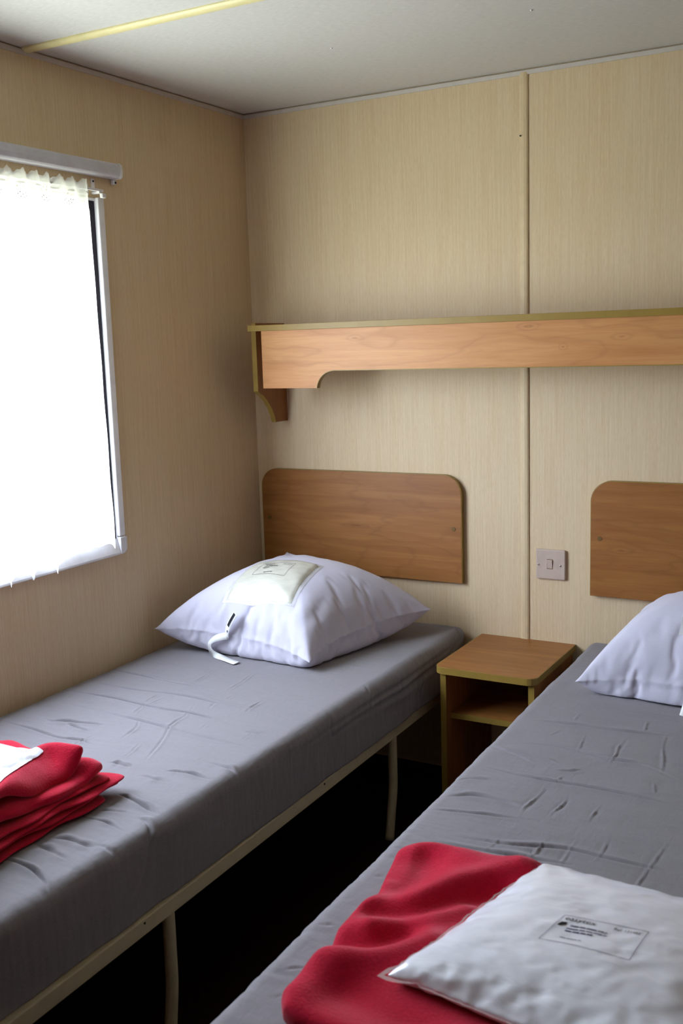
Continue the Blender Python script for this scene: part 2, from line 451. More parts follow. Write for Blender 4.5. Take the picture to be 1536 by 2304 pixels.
Geo().box(-0.042, -0.038, WY0+0.008, WY1-0.008, WZ0+0.008, WZ1-0.008).build('window_pane', M['glass'], win)

# roller blind cassette above the window
bl = empty('roller_blind', (0, -1.22, 1.722))
tag(bl, 'slim white roller blind cassette fixed on the left wall above the curtain', 'blind')
prof = [(0.0, 1.7225), (0.030, 1.7225), (0.034, 1.727), (0.036, 1.738), (0.034, 1.752), (0.028, 1.758), (0.0, 1.758)]
Geo().prism(prof, 1, -1.82, -0.622).build('cassette', M['blind'], bl, bevel=0.0015)
for y in (-0.622, -1.82):
    prof2 = [(0.0, 1.7205), (0.031, 1.7205), (0.036, 1.726), (0.038, 1.738), (0.036, 1.754), (0.029, 1.760), (0.0, 1.760)]
    s = 1 if y > -1 else -1
    ec = Geo().prism(prof2, 1, y, y+s*0.009).build('end_cap', M['white_plastic'], bl, bevel=0.002)
    g = Geo(); g.box(0.0, 0.012, min(y+s*0.001, y+s*0.011), max(y+s*0.001, y+s*0.011), 1.709, 1.7205)
    tb = g.build('fixing_tab', M['white_plastic'], bl, bevel=0.002)
    Geo().tube([(0.0118, y+s*0.006, 1.7135), (0.0135, y+s*0.006, 1.7135)], 0.0028, 12).build('screw', M['dark'], tb)

# curtain rail
cr = empty('curtain_rail', (0.0, -1.22, 1.69))
tag(cr, 'thin white double curtain rail on small brackets above the window', 'curtain rail')
g = Geo(); g.box(0.020, 0.024, -1.80, -0.676, 1.683, 1.689); g.build('rail', M['white_plastic'], cr, bevel=0.0012)
g = Geo(); g.box(0.006, 0.010, -1.79, -0.716, 1.672, 1.700); g.build('back_rail', M['white_plastic'], cr, bevel=0.0012)
for y in (-0.690, -1.785):
    g = Geo(); g.box(0.0, 0.003, y-0.006, y+0.006, 1.684, 1.716); g.box(0.0, 0.026, y-0.005, y+0.005, 1.678, 1.684)
    bk = g.build('bracket', M['white_plastic'], cr, bevel=0.0008)
    Geo().tube([(0.003, y, 1.710), (0.0045, y, 1.710)], 0.0025, 10).build('screw', M['dark'], bk)
    g = Geo(); g.box(0.018, 0.028, y+0.004, y+0.018, 1.668, 1.679); g.build('rail_stop', M['white_plastic'], cr, bevel=0.002)

# lace curtain: gathered cloth with pointed scallops along the hem
rnd = random.Random(5)
nu, nv = 420, 90
U = np.linspace(0, 1, nu); Y0, Y1 = -0.745, -1.80
yy = Y0+(Y1-Y0)*U
def tri_hem(y):
    p = ((y+0.942)/0.0745) % 1.0
    d = np.abs(p-0.5)*2           # 1 at the tips
    return d
V = []; UVs = []
fold = 0.006*np.sin(U*2*np.pi*15+0.7)+0.004*np.sin(U*2*np.pi*6.3+1)+0.002*np.sin(U*2*np.pi*33)
for j in range(nv):
    v = j/(nv-1)
    # v = 0 at the hem, 1 at the heading
    low = 1/(1+np.exp((yy+0.915)/0.008))
    zb = 0.792-0.016*low-(0.006+0.014*low)*tri_hem(yy)**1.6-0.008*low*(tri_hem(yy) > 0.86)-0.016*np.exp(-((yy+0.75)/0.008)**2)
    zt = 1.702+0.0045*np.sin(U*2*np.pi*26)+0.002*np.sin(U*2*np.pi*71)
    z = zb+(zt-zb)*v
    k = 0.55+0.45*(1-v)
    head = 1.0 if v < 0.93 else 0.6
    x = 0.030+fold*k*head+(0.004*np.sin(U*2*np.pi*26)*max(0, (v-0.9)*10))
    ys = yy+0.0015*np.sin(z*31+U*40)*(1-v)+(0.012*(1-v)*(1-U)**6)
    for i in range(nu):
        V.append((x[i], ys[i], z[i])); UVs.append((yy[i], z[i]-0.735))
me = mesh('lace_curtain', V, grid_faces(nv, nu))
uvl = me.uv_layers.new(name='UVMap')
for lp in me.loops: uvl.data[lp.index].uv = UVs[lp.vertex_index]
curtain = link('lace_curtain', me, M['curtain'], None, True)
tag(curtain, 'white net curtain with lace scalloped hem glowing in front of the window', 'curtain')

# ------------------------------------------------------------------ shelf on the back wall
XS1 = 1.70
sh = empty('wall_shelf', (0.88, 0, 1.345))
tag(sh, 'long wooden wall shelf with curved fascia and ochre edging above both headboards', 'shelf')
Geo().box(0.118, XS1, -0.198, 0, 1.329, 1.345).build('shelf_board', M['board'], sh)
Geo().box(0.118, XS1, -0.2005, -0.198, 1.3285, 1.3455).build('edge_band', M['olive'], sh, bevel=0.0006)
xl, xr = 0.1625, XS1-0.022
def fas(m):
    a = [(0.344, 1.1625)]+[(0.344+0.056*(1-math.cos(t))*1.0+0.004*math.sin(t), 1.1625+0.0505*math.sin(t)) for t in [math.pi/2*i/12 for i in range(1, 13)]]
    return a
pl = [(xl, 1.3285), (xl, 1.1625)]+fas(0)
cx = (xl+xr)/2
plr = [(2*cx-x, z) for x, z in pl][::-1]
outline = pl+plr
Geo().prism(outline, 1, -0.196, -0.180).build('fascia', M['fascia'], sh)
# ochre band along the cut-out curve
def band(points, name, parent, y0, y1, t=0.0022):
    n = len(points); V = []; F = []
    for i, (x, z) in enumerate(points):
        a = Vector((points[max(i-1, 0)][0], points[max(i-1, 0)][1])); b2 = Vector((points[min(i+1, n-1)][0], points[min(i+1, n-1)][1]))
        d = (b2-a).normalized(); nx, nz = d.y, -d.x
        for yv in (y0, y1):
            V.append((x, yv, z)); V.append((x+nx*t, yv, z+nz*t))
    for i in range(n-1):
        k = i*4; q = k+4
        F += [(k, q, q+1, k+1), (k+2, k+3, q+3, q+2), (k+1, q+1, q+3, k+3), (k, k+2, q+2, q)]
    F += [(0, 1, 3, 2), ((n-1)*4, (n-1)*4+2, (n-1)*4+3, (n-1)*4+1)]
    g = Geo(); g.add(V, F); return g.build(name, M['olive'], parent)
cut = fas(0)
band(cut+[(0.47, cut[-1][1]), (cx, cut[-1][1])], 'cutout_edge_band', sh, -0.1965, -0.1795)
band([(2*cx-x, z) for x, z in (cut+[(0.47, cut[-1][1]), (cx, cut[-1][1])])][::-1], 'cutout_edge_band', sh, -0.1965, -0.1795)
for s in (0, 1):
    xa, xb = (0.103, 0.1185) if s == 0 else (XS1, XS1+0.0155)
    cur = [(-0.157-0.0, 1.152), (-0.150, 1.147), (-0.130, 1.138), (-0.108, 1.120), (-0.088, 1.098), (-0.074, 1.075), (-0.066, 1.053)]
    pr = [(0.0, 1.353), (-0.157, 1.353)]+cur+[(0.0, 1.053)]
    up = Geo().prism(pr, 0, xa, xb).build('end_bracket', M['side'], sh)
    # ochre band on its front edge
    pts = [(-0.157, 1.353)]+cur
    V = []; F = []
    for i, (y, z) in enumerate(pts):
        a = Vector(pts[max(i-1, 0)]); b2 = Vector(pts[min(i+1, len(pts)-1)]); d = (b2-a).normalized(); nx, nz = d.y, -d.x
        for xv in (xa-0.0003, xb+0.0003): V.append((xv, y, z)); V.append((xv, y+nx*0.002, z+nz*0.002))
    for i in range(len(pts)-1):
        k = i*4; q = k+4; F += [(k, q, q+1, k+1), (k+2, k+3, q+3, q+2), (k+1, q+1, q+3, k+3), (k, k+2, q+2, q)]
    F += [(0, 1, 3, 2), (len(pts)*4-4, len(pts)*4-2, len(pts)*4-1, len(pts)*4-3)]
    Geo().add(V, F).build('edge_band', M['olive'], up)

# ------------------------------------------------------------------ headboards
def headboard(x0, x1, label):
    hb = empty('headboard', ((x0+x1)/2, 0, 0.583))
    tag(hb, label, 'headboard', 'oak laminate headboards')
    r = 0.056
    o = [(x0, 0.583), (x0, 0.9-r)]+arc(x0+r, 0.9-r, r, 180, 90, 10)[1:]+arc(x1-r, 0.9-r, r, 90, 0, 10)+[(x1, 0.583)]
    Geo().prism(o, 1, -0.018, -0.001).build('panel', M['board'], hb, bevel=0.0012)
    e = o[1:-1]; e = [(x0, 0.583)]+e+[(x1, 0.583)]
    band(e[::-1], 'edge_band', hb, -0.0172, -0.001, 0.0012)
    for x in (x0+0.025, x1-0.024):
        Geo().tube([(x, -0.0175, 0.7435), (x, -0.0195, 0.7435)], 0.0062, 18).build('screw_cap', M['plug'], hb, bevel=0.0006)
    return hb
headboard(0.023, 0.709, 'wide oak laminate headboard in the corner behind the left bed')
headboard(1.0884, 1.775, 'oak laminate headboard right of the light switch, cut off by the photo')

# ------------------------------------------------------------------ light switch and small fixings
sw = empty('light_switch', (0.9725, 0, 0.659))
tag(sw, 'square pinkish grey light switch on the wall between the headboards', 'light switch')
Geo().box(0.930, 1.0155, -0.0095, 0, 0.616, 0.7015).build('face_plate', M['switch'], sw, bevel=0.004, seg=3)
rk = Geo(); rk.prism([(-0.0095, 0.673), (-0.0135, 0.672), (-0.0108, 0.648), (-0.0095, 0.647)], 0, 0.9635, 0.9785)
rk.build('rocker', M['switch'], sw, bevel=0.0008)
Geo().box(0.9625, 0.9795, -0.0099, -0.0090, 0.646, 0.674).build('rocker_gap', M['plug'], sw)
for x in (0.9385, 1.0015):
    Geo().tube([(x, -0.0092, 0.657), (x, -0.0106, 0.657)], 0.0030, 14).build('screw', M['chrome'], sw, bevel=0.0006)
n1 = Geo().tube([(0.888, 0, 1.816), (0.888, -0.0085, 1.816)], 0.0022, 10).build('nail', M['dark'])
tag(n1, 'tiny dark nail in the wall strip high above the shelf', 'nail')
for (x, y), lb in (((1.082, -0.475), 'tiny pale screw in the ceiling at right'), ((0.584, -0.474), 'tiny pale screw in the ceiling left of the other one')):
    o = Geo().tube([(x, y, ZC), (x, y, ZC-0.003)], [0.0035, 0.002], 10).build('ceiling_screw', M['white_plastic'])
    tag(o, lb, 'screw', 'ceiling screws')

# ------------------------------------------------------------------ nightstand
ns = empty('nightstand', (0.9, -0.17, 0))
tag(ns, 'open oak laminate nightstand with ochre edging between the two beds', 'nightstand')
r = 0.026; x0, x1, y0 = 0.764, 1.042, -0.342
o = [(x0, -0.001)]+[(x0, y0+r)]+arc(x0+r, y0+r, r, 180, 270, 8)[1:]+arc(x1-r, y0+r, r, 270, 360, 8)+[(x1, -0.001)]
Geo().prism(o, 2, 0.4165, 0.4345).build('top', M['board'], ns, bevel=0.0008)
V = []; F = []; n = len(o)
for i, (x, y) in enumerate(o):
    a = Vector(o[max(i-1, 0)]); b2 = Vector(o[min(i+1, n-1)]); d = (b2-a).normalized(); nx, ny = d.y, -d.x
    for z in (0.4160, 0.4340): V.append((x, y, z)); V.append((x+nx*0.0016, y+ny*0.0016, z))
for i in range(n-1):
    k = i*4; q = k+4; F += [(k, q, q+1, k+1), (k+2, k+3, q+3, q+2), (k+1, q+1, q+3, k+3), (k, k+2, q+2, q)]
Geo().add(V, F).build('top_edge_band', M['olive'], ns)
for xa, xb in ((0.776, 0.792), (1.020, 1.036)):
    pn = Geo().box(xa, xb, -0.328, -0.006, 0.0, 0.4165).build('side_panel', M['side'], ns)
    Geo().box(xa, xb, -0.3296, -0.328, 0.0, 0.4165).build('edge_band', M['olive'], pn)
sf = Geo().box(0.792, 1.020, -0.300, -0.02, 0.282, 0.297).build('shelf', M['board'], ns)
Geo().box(0.792, 1.020, -0.3016, -0.300, 0.282, 0.297).build('edge_band', M['olive'], sf)
Geo().box(0.792, 1.020, -0.020, -0.006, 0.36, 0.4165).build('back_brace', M['side'], ns)

LT = [[(0.012,-0.768),(0.189,-0.783),(0.386,-0.791)],[(0.042,-0.872),(0.186,-0.874),(0.307,-0.861),(0.442,-0.868),(0.577,-0.864)],[(0.016,-0.95),(0.138,-0.945),(0.301,-0.958),(0.432,-0.956),(0.532,-0.959)],[(0.053,-1.011),(0.211,-1.025),(0.336,-1.037),(0.447,-1.051),(0.556,-1.057),(0.695,-1.062)],[(0.047,-1.17),(0.156,-1.18),(0.253,-1.192),(0.313,-1.186),(0.389,-1.2)],[(0.132,-1.118),(0.178,-1.122),(0.238,-1.106),(0.293,-1.093)],[(0.444,-1.25),(0.502,-1.253)],[(0.581,-1.235),(0.63,-1.226),(0.694,-1.232)],[(0.634,-1.161),(0.682,-1.168),(0.725,-1.176)],[(0.602,-0.991),(0.658,-0.987)],[(0.201,-1.123),(0.294,-1.139)],[(0.55,-1.273),(0.621,-1.279)],[(0.569,-1.466),(0.61,-1.462),(0.647,-1.466),(0.682,-1.477)],[(0.568,-1.363),(0.608,-1.368),(0.657,-1.385),(0.699,-1.398)],[(0.669,-1.423),(0.693,-1.428),(0.723,-1.445),(0.738,-1.458)],[(0.578,-1.556),(0.617,-1.544),(0.652,-1.545),(0.676,-1.547)],[(0.676,-1.533),(0.719,-1.538)],[(0.573,-1.583),(0.614,-1.587),(0.669,-1.6)],[(0.567,-1.65),(0.594,-1.644),(0.641,-1.652),(0.681,-1.667),(0.71,-1.683)],[(0.577,-1.44),(0.604,-1.424),(0.64,-1.415)],[(0.452,-1.254),(0.473,-1.248),(0.506,-1.252)]]
LL = [[(0.391,-0.632),(0.402,-0.711),(0.409,-0.794)],[(0.278,-0.65),(0.292,-0.737),(0.281,-0.794)],[(0.307,-0.868),(0.297,-0.96),(0.31,-1.024)],[(0.385,-0.867),(0.425,-0.959),(0.434,-1.028),(0.47,-1.103),(0.494,-1.166),(0.516,-1.227)],[(0.351,-1.042),(0.373,-1.08),(0.39,-1.151)],[(0.316,-1.146),(0.314,-1.219)],[(0.628,-0.99),(0.627,-1.04)],[(0.531,-0.794),(0.534,-0.858),(0.54,-0.894)],[(0.444,-0.807),(0.446,-0.839)],[(0.503,-0.984),(0.511,-1.021)],[(0.275,-0.869),(0.277,-0.936)],[(0.435,-1.13),(0.453,-1.185),(0.461,-1.232)],[(0.438,-0.87),(0.448,-0.911)],[(0.608,-1.133),(0.611,-1.177)]]
RT = [[(1.142,-0.673),(1.239,-0.662),(1.349,-0.656),(1.464,-0.635)],[(1.143,-0.805),(1.261,-0.792),(1.365,-0.812),(1.423,-0.813),(1.51,-0.861)],[(1.128,-0.854),(1.231,-0.865),(1.282,-0.879)],[(1.277,-0.907),(1.305,-0.898),(1.328,-0.883)],[(1.138,-0.947),(1.263,-0.96),(1.362,-0.956),(1.531,-0.965)],[(1.107,-1.052),(1.138,-1.015),(1.184,-0.998)],[(1.113,-1.121),(1.172,-1.082),(1.232,-1.08),(1.275,-1.088)],[(1.119,-1.17),(1.186,-1.154),(1.231,-1.144),(1.32,-1.127)],[(1.075,-0.847),(1.121,-0.846),(1.181,-0.869),(1.233,-0.892)],[(1.176,-1.28),(1.261,-1.271),(1.346,-1.26),(1.419,-1.249)],[(1.152,-1.705),(1.172,-1.688),(1.191,-1.682)],[(1.175,-1.76),(1.2,-1.74),(1.23,-1.735)],[(1.133,-1.509),(1.157,-1.493)],[(1.141,-1.428),(1.168,-1.415)],[(1.216,-1.244),(1.306,-1.228),(1.391,-1.202),(1.48,-1.204),(1.58,-1.204)],[(1.123,-1.327),(1.164,-1.318)],[(1.14,-1.585),(1.168,-1.571)]]
RL = [[(1.275,-0.674),(1.284,-0.75),(1.298,-0.853)],[(1.36,-0.693),(1.358,-0.746),(1.366,-0.802)],[(1.43,-0.618),(1.437,-0.699),(1.457,-0.787),(1.468,-0.864)],[(1.283,-0.977),(1.286,-1.026),(1.28,-1.085),(1.285,-1.144)],[(1.327,-0.982),(1.337,-1.034),(1.331,-1.084),(1.334,-1.12)],[(1.375,-0.566),(1.385,-0.639)],[(1.231,-0.584),(1.233,-0.642)],[(1.229,-0.69),(1.208,-0.743)],[(1.3,-0.916),(1.292,-0.964)],[(1.462,-0.883),(1.475,-0.936)],[(1.36,-0.683),(1.366,-0.876)],[(1.398,-1.013),(1.397,-1.096)],[(1.284,-1.206),(1.276,-1.273)],[(1.353,-1.172),(1.352,-1.226),(1.349,-1.268)],[(1.398,-1.151),(1.399,-1.214),(1.4,-1.273)],[(1.447,-1.127),(1.448,-1.23)],[(1.539,-1.082),(1.527,-1.22),(1.521,-1.296)]]

# ------------------------------------------------------------------ beds
def bed_frame(x0, x1, yaw, label):
    """steel bed: angle rails all round, bent tube legs, thin ply base"""
    root = empty('bed_frame', (x0, 0, 0), yaw)
    tag(root, label, 'bed frame', 'cream steel bed frames')
    w = x1-x0; L = 1.90; zt, zb = 0.305, 0.275
    def P(g, name, mat, **k):
        me = g.me(name); o = bpy.data.objects.new(name, me); C.objects.link(o); me.materials.append(mat); o.parent = root
        if k.get('bevel'):
            b = o.modifiers.new('bevel', 'BEVEL'); b.width = k['bevel']; b.segments = 2; b.limit_method = 'ANGLE'
        if k.get('smooth'): me.polygons.foreach_set('use_smooth', [True]*len(me.polygons))
        return o
    for xa, xb in ((w-0.026, w), (0.0, 0.026)):
        r_ = P(Geo().box(xa, xb, -L, -0.02, zb, zt), 'side_rail', M['metal'], bevel=0.002)
        xo = xb if xa > 0.1 else xa; s = 1 if xa > 0.1 else -1
        for y in (-0.86, -1.50):
            b = Geo().tube([(xo-0.001*s, y, zt-0.007), (xo+0.0012*s, y, zt-0.007)], 0.0022, 10)
            q = P(b, 'bolt_head', M['dark']); q.parent = r_
    for ya, yb in ((-0.046, -0.02), (-L, -L+0.026)):
        P(Geo().box(0.026, w-0.026, ya, yb, zb, zt), 'end_rail', M['metal'], bevel=0.002)
    P(Geo().box(0.026, w-0.026, -L+0.026, -0.046, 0.286, 0.298), 'base_panel', M['side'])
    for xs in (w-0.014, 0.014):
        for y, bend in ((-0.478, 1.0), (-1.418, 0.6)):
            pts = catmull([(xs, y, zb+0.002), (xs, y, 0.20), (xs, y-0.002*bend, 0.13), (xs, y-0.016*bend, 0.065), (xs, y-0.030*bend, 0.0)], 6)
            P(Geo().tube(pts, 0.0118, 16), 'leg', M['metal'], smooth=True)
    return root
bed_frame(0.004, 0.7055, 0.0155, 'cream metal bed frame with bent tube legs under the left mattress')
bed_frame(1.096, 1.79, 0.0, 'metal bed frame under the right mattress, almost wholly hidden')

def mattress(x0, x1, skew, trans, length, extra, seed, label, tamp, lamp, eamp, soft, ydip=None):
    rnd = random.Random(seed)
    zt, zb, y0, L = 0.455, 0.3065, -0.006, 1.89
    R = 0.030
    w = x1-x0
    # unrolled cross-section: distance along the cloth, position and outward normal
    pts = []
    side = zt-zb-R
    n_s, n_a, n_t = 26, 11, int((w-2*R)/0.0028)
    for i in range(n_s): t = i/n_s; pts.append((0.0, zb+side*t, -1, 0, x0-(1-t)*side-R*0.57))
    for i in range(n_a): a = math.pi/2*i/n_a; pts.append((R-R*math.cos(a), zt-R+R*math.sin(a), -math.cos(a), math.sin(a), x0+(R*a-R*0.57 if True else 0)))
    for i in range(n_t+1): x = R+(w-2*R)*i/n_t; pts.append((x, zt, 0, 1, x0+x))
    for i in range(1, n_a+1): a = math.pi/2*i/n_a; pts.append((w-R+R*math.sin(a), zt-R+R*math.cos(a), math.sin(a), math.cos(a), x1-R+R*a))
    for i in range(1, n_s+1): t = i/n_s; pts.append((w, zt-R-side*t, 1, 0, x1-R+R*math.pi/2+side*t))
    A = np.array(pts)
    ys = np.concatenate([[0, 0.002, 0.006, 0.012, 0.020], np.linspace(0.028, L-0.028, int(L/0.0019)), [L-0.020, L-0.012, L-0.006, L-0.002, L]])
    Yg, S_ = np.meshgrid(y0-ys, A[:, 4], indexing='ij')
    off_x = skew*(-Yg)
    Xu = S_+off_x
    taper = np.clip((S_-x0+0.005)/0.06, 0.12, 1) if soft < 0.002 else 1.0
    D = taper*creases(Xu, Yg, trans, tamp, 0.0030, rnd)+creases(Xu, Yg, length, lamp, 0.0017, rnd)+creases(Xu, Yg, extra, eamp, 0.0052, rnd)
    # broad softness, slight waviness of the edges
    D += 0.0032*fbm(Xu, Yg, 3.0, seed, 2)+0.0011*fbm(Xu*0.6, Yg*2.2, 12.0, seed+3, 3)
    sidew = np.clip((np.maximum(x0-S_, S_-x1+0.01))/0.03, 0, 1)
    D += sidew*soft*fbm(Xu*0.4, Yg, 7.0, seed+7, 2)
    d = np.minimum(ys, L-ys); rr = 0.028
    inset = np.where(d < rr, rr-np.sqrt(np.maximum(rr*rr-(rr-d)**2, 0)), 0)[:, None]
    D = D*np.clip(d/0.02, 0, 1)[:, None]
    X = x0+A[None, :, 0]+A[None, :, 2]*(D-inset)+off_x
    Z = A[None, :, 1]+A[None, :, 3]*(D-inset)
    if ydip is not None: X, Z = ydip(X, Yg, Z)
    nr, nc = X.shape
    V = np.stack([X, Yg, Z], -1).reshape(-1, 3)
    V[:, 2] = np.maximum(V[:, 2], zb-0.0005)
    F = grid_faces(nr, nc)
    F += [tuple(range(nc)), tuple(range((nr-1)*nc, nr*nc))[::-1]]
    F += [((i+1)*nc, i*nc, i*nc+nc-1, (i+1)*nc+nc-1) for i in range(nr-1)]
    me = mesh('mattress', V, F)
    bm = bmesh.new(); bm.from_mesh(me); bmesh.ops.recalc_face_normals(bm, faces=bm.faces); bm.to_mesh(me); bm.free()
    o = link('mattress', me, M['sheet'], None, True)
    tag(o, label, 'mattress', 'mattresses in grey fitted sheets')
    return o
XL = [[(0.735, -0.06), (0.741, -0.25), (0.744, -0.45), (0.741, -0.72), (0.745, -0.98)], [(0.772, -0.01), (0.764, -0.2), (0.768, -0.45), (0.760, -0.68), (0.768, -0.85)],
      [(0.69, -0.60), (0.738, -0.625), (0.775, -0.64)], [(0.70, -0.44), (0.742, -0.455), (0.78, -0.46)], [(0.70, -0.80), (0.742, -0.815), (0.775, -0.80)],
      [(0.66, -0.02), (0.72, -0.05), (0.76, -0.14), (0.79, -0.22)], [(0.74, -1.45), (0.79, -1.47), (0.83, -1.52)], [(0.75, -0.30), (0.80, -0.33), (0.85, -0.33)]]
XRt = [[(1.065, -0.85), (1.10, -0.853), (1.15, -0.87)], [(1.06, -1.0), (1.12, -1.01), (1.17, -1.00)], [(1.06, -1.26), (1.12, -1.262), (1.16, -1.26)], [(1.07, -1.60), (1.13, -1.60), (1.18, -1.59)],
       [(1.07, -1.71), (1.14, -1.71), (1.2, -1.70)], [(1.06, -0.62), (1.11, -0.625), (1.18, -0.63)], [(1.06, -0.74), (1.10, -0.738), (1.17, -0.75)], [(1.07, -1.36), (1.14, -1.355), (1.2, -1.345)]]
matL = mattress(0.004, 0.716, 0.004, LT, LL, XL, 3, 'mattress in a wrinkled grey fitted sheet along the left wall under the window', 0.0130, 0.0042, 0.0095, 0.004)
matR = mattress(1.084, 1.79, 0.0205, RT, RL, XRt, 8, 'mattress in a wrinkled grey fitted sheet at the right edge of the photo', 0.0085, -0.0030, 0.0034, 0.0008)

# ------------------------------------------------------------------ pillows: two squares sewn at the rim and blown up by a cloth solve
def inflate(size_x, size_y, n, pressure, seed, frames, bend, tens, grav=0.1):
    rnd = random.Random(seed); V = []; idx = {}; rim = []
    def vid(s, i, j):
        b = i in (0, n) or j in (0, n); k = (0 if b else s, i, j)
        if k not in idx:
            idx[k] = len(V)
            if b: rim.append((i, j))
            u = i/n*2-1; v = j/n*2-1; h = 0.05*size_x*(1-u*u)*(1-v*v)
            V.append((u*size_x/2+rnd.uniform(-.0008, .0008), v*size_y/2+rnd.uniform(-.0008, .0008), 0.05+(h if s else -h)))
        return idx[k]
    F = []
    for s in (0, 1):
        for i in range(n):
            for j in range(n):
                q = [vid(s, i, j), vid(s, i+1, j), vid(s, i+1, j+1), vid(s, i, j+1)]
                F.append(q if s else q[::-1])
    loop = [(i, 0) for i in range(n)]+[(n, j) for j in range(n)]+[(i, n) for i in range(n, 0, -1)]+[(0, j) for j in range(n, 0, -1)]
    rim_ids = [idx[(0, i, j)] for i, j in loop]
    corner = [idx[(0, 0, 0)], idx[(0, n, 0)], idx[(0, n, n)], idx[(0, 0, n)]]
    me = mesh('sim', V, F); o = bpy.data.objects.new('sim', me); C.objects.link(o)
    fl = mesh('simfloor', [(-2, -2, 0), (2, -2, 0), (2, 2, 0), (-2, 2, 0)], [(0, 1, 2, 3)])
    fo = bpy.data.objects.new('simfloor', fl); C.objects.link(fo)
    fo.modifiers.new('c', 'COLLISION'); fo.collision.thickness_outer = .004; fo.collision.cloth_friction = 20
    m = o.modifiers.new('cl', 'CLOTH'); s = m.settings
    s.quality = 6; s.mass = .3; s.tension_stiffness = tens; s.compression_stiffness = tens; s.shear_stiffness = 5; s.bending_stiffness = bend
    s.use_pressure = True; s.uniform_pressure_force = pressure; s.air_damping = 8; s.effector_weights.gravity = grav
    m.collision_settings.distance_min = .004; m.collision_settings.use_self_collision = False
    m.point_cache.frame_end = frames+2
    for f in range(1, frames+1): S.frame_set(f)
    dg = bpy.context.evaluated_depsgraph_get()
    res = bpy.data.meshes.new_from_object(o.evaluated_get(dg))
    co = np.array([v.co[:] for v in res.vertices]); faces = [tuple(p.vertices) for p in res.polygons]
    for q in (o, fo): bpy.data.objects.remove(q)
    for q in (me, fl, res): bpy.data.meshes.remove(q)
    S.frame_set(1)
    co[:, :2] -= co[corner, :2].mean(0); co[:, 2] -= co[:, 2].min()
    return co, faces, rim_ids, corner

def fit(sim, corners, height, base, flange=0.003, k=1.0, belly=0.0):
    """bend the blown-up shape so its four corners land on given points; returns world coordinates"""
    co, faces, rim, cid = sim
    P = co.copy(); a = np.abs(co[cid, :2]).mean()
    u = P[:, 0]/a; v = P[:, 1]/a
    Q = np.array(corners, float)
    w = np.stack([(1-u)*(1-v), (1+u)*(1-v), (1+u)*(1+v), (1-u)*(1+v)], -1)/4
    out = np.empty_like(P); out[:, :2] = w @ Q[:, :2]
    zs = height/P[:, 2].max(); z = P[:, 2]*zs
    cz = np.array([Q[i, 2]-base-z[cid[i]] for i in range(4)])
    f = np.clip(np.maximum(np.abs(u), np.abs(v)), 0, 1.1)**1.2
    out[:, 2] = base+z+(w @ cz)*f*k
    if belly:                   # the filling sags: the lower half swells out past the seam
        cc = Q[:, :2].mean(0); d = out[:, :2]-cc; r = np.maximum(np.abs(u), np.abs(v))
        wgt = np.exp(-((z/zs/P[:, 2].max()-0.20)/0.16)**2)*np.clip((r-0.35)/0.4, 0, 1)
        is_rim = np.zeros(len(P), bool); is_rim[rim] = True; wgt[is_rim] = 0
        out[:, :2] += d/np.maximum(np.linalg.norm(d, axis=1), 1e-6)[:, None]*(belly*wgt)[:, None]
        out[:, 0] = np.maximum(out[:, 0], 0.006); out[:, 1] = np.minimum(out[:, 1], -0.025)
    out[:, 2] = np.maximum(out[:, 2], base)
    n = len(rim)
    c = out[rim].mean(0)
    for i in range(n):          # stand the sewn rim out a little
        d = out[rim[i]]-c; d[2] = 0; out[rim[i]] += flange*d/np.linalg.norm(d)
    return out, faces, rim

def pillow(sim, corners, height, label, folds, name='pillow', mat='pillow', flange=0.004):
    P, faces, rim = fit(sim, corners, height, 0.4585, flange, 1.0, 0.014)
    me = mesh(name, P, faces)
    co = sim[0]; a = np.abs(co[sim[3], :2]).mean(); up = co[:, 2] > 0.42*co[:, 2].max()*0.8
    nrm = np.array([v.normal[:] for v in me.vertices]); rr = random.Random(4)
    dd = creases(co[:, 0]/a, co[:, 1]/a, folds, 0.0085, 0.030, rr)*up
    dd[rim] = 0
    P = P+nrm*dd[:, None]; P[:, 2] = np.maximum(P[:, 2], 0.4585)
    me = mesh(name, P, faces)
    o = link(name, me, M[mat], None, True)
    at = me.attributes.new('crease_edge', 'FLOAT', 'EDGE')
    rs = set(rim); vals = [0.75 if (e.vertices[0] in rs and e.vertices[1] in rs) else 0.0 for e in me.edges]
    at.data.foreach_set('value', vals)
    sd = o.modifiers.new('smooth', 'SUBSURF'); sd.levels = 2; sd.render_levels = 2
    tag(o, label, 'pillow', 'white square pillows')
    return o
FL = [[(0.15, -.62), (0.22, -.8), (0.35, -.97)], [(0.30, -.55), (0.36, -.75), (0.5, -.95)], [(0.55, -.5), (0.58, -.7), (0.62, -.92)], [(0.72, -.35), (0.75, -.6), (0.78, -.85)],
      [(0.8, -.1), (0.84, -.35), (0.86, -.6)], [(0.62, -.2), (0.7, -.45), (0.72, -.6)], [(-.1, -.75), (-.05, -.98)], [(-.3, -.8), (-.28, -.98)], [(-.8, -.75), (-.7, -.92)], [(0.45, -.75), (0.65, -.85), (0.9, -.93)]]
FR = [[(0.02, -.35), (0.08, -.55), (0.12, -.78)], [(0.28, -.35), (0.2, -.6), (0.13, -.78)], [(0.36, -.3), (.33, -.6), (.22, -.88)], [(-.3, -.5), (-.28, -.7)], [(-.6, -.75), (-.55, -.95)],
      [(-.45, -.7), (-.4, -.95)], [(-.75, -.8), (-.7, -.95)], [(-.1, -.6), (-.08, -.8)], [(-.5, .1), (-.62, .4), (-.75, .75)], [(-.35, .2), (-.5, .55), (-.7, .85)]]
PIL1 = inflate(0.68, 0.68, 60, 20, 1, 46, 0.03, 10)
PIL2 = inflate(0.68, 0.68, 60, 18, 7, 46, 0.04, 10)
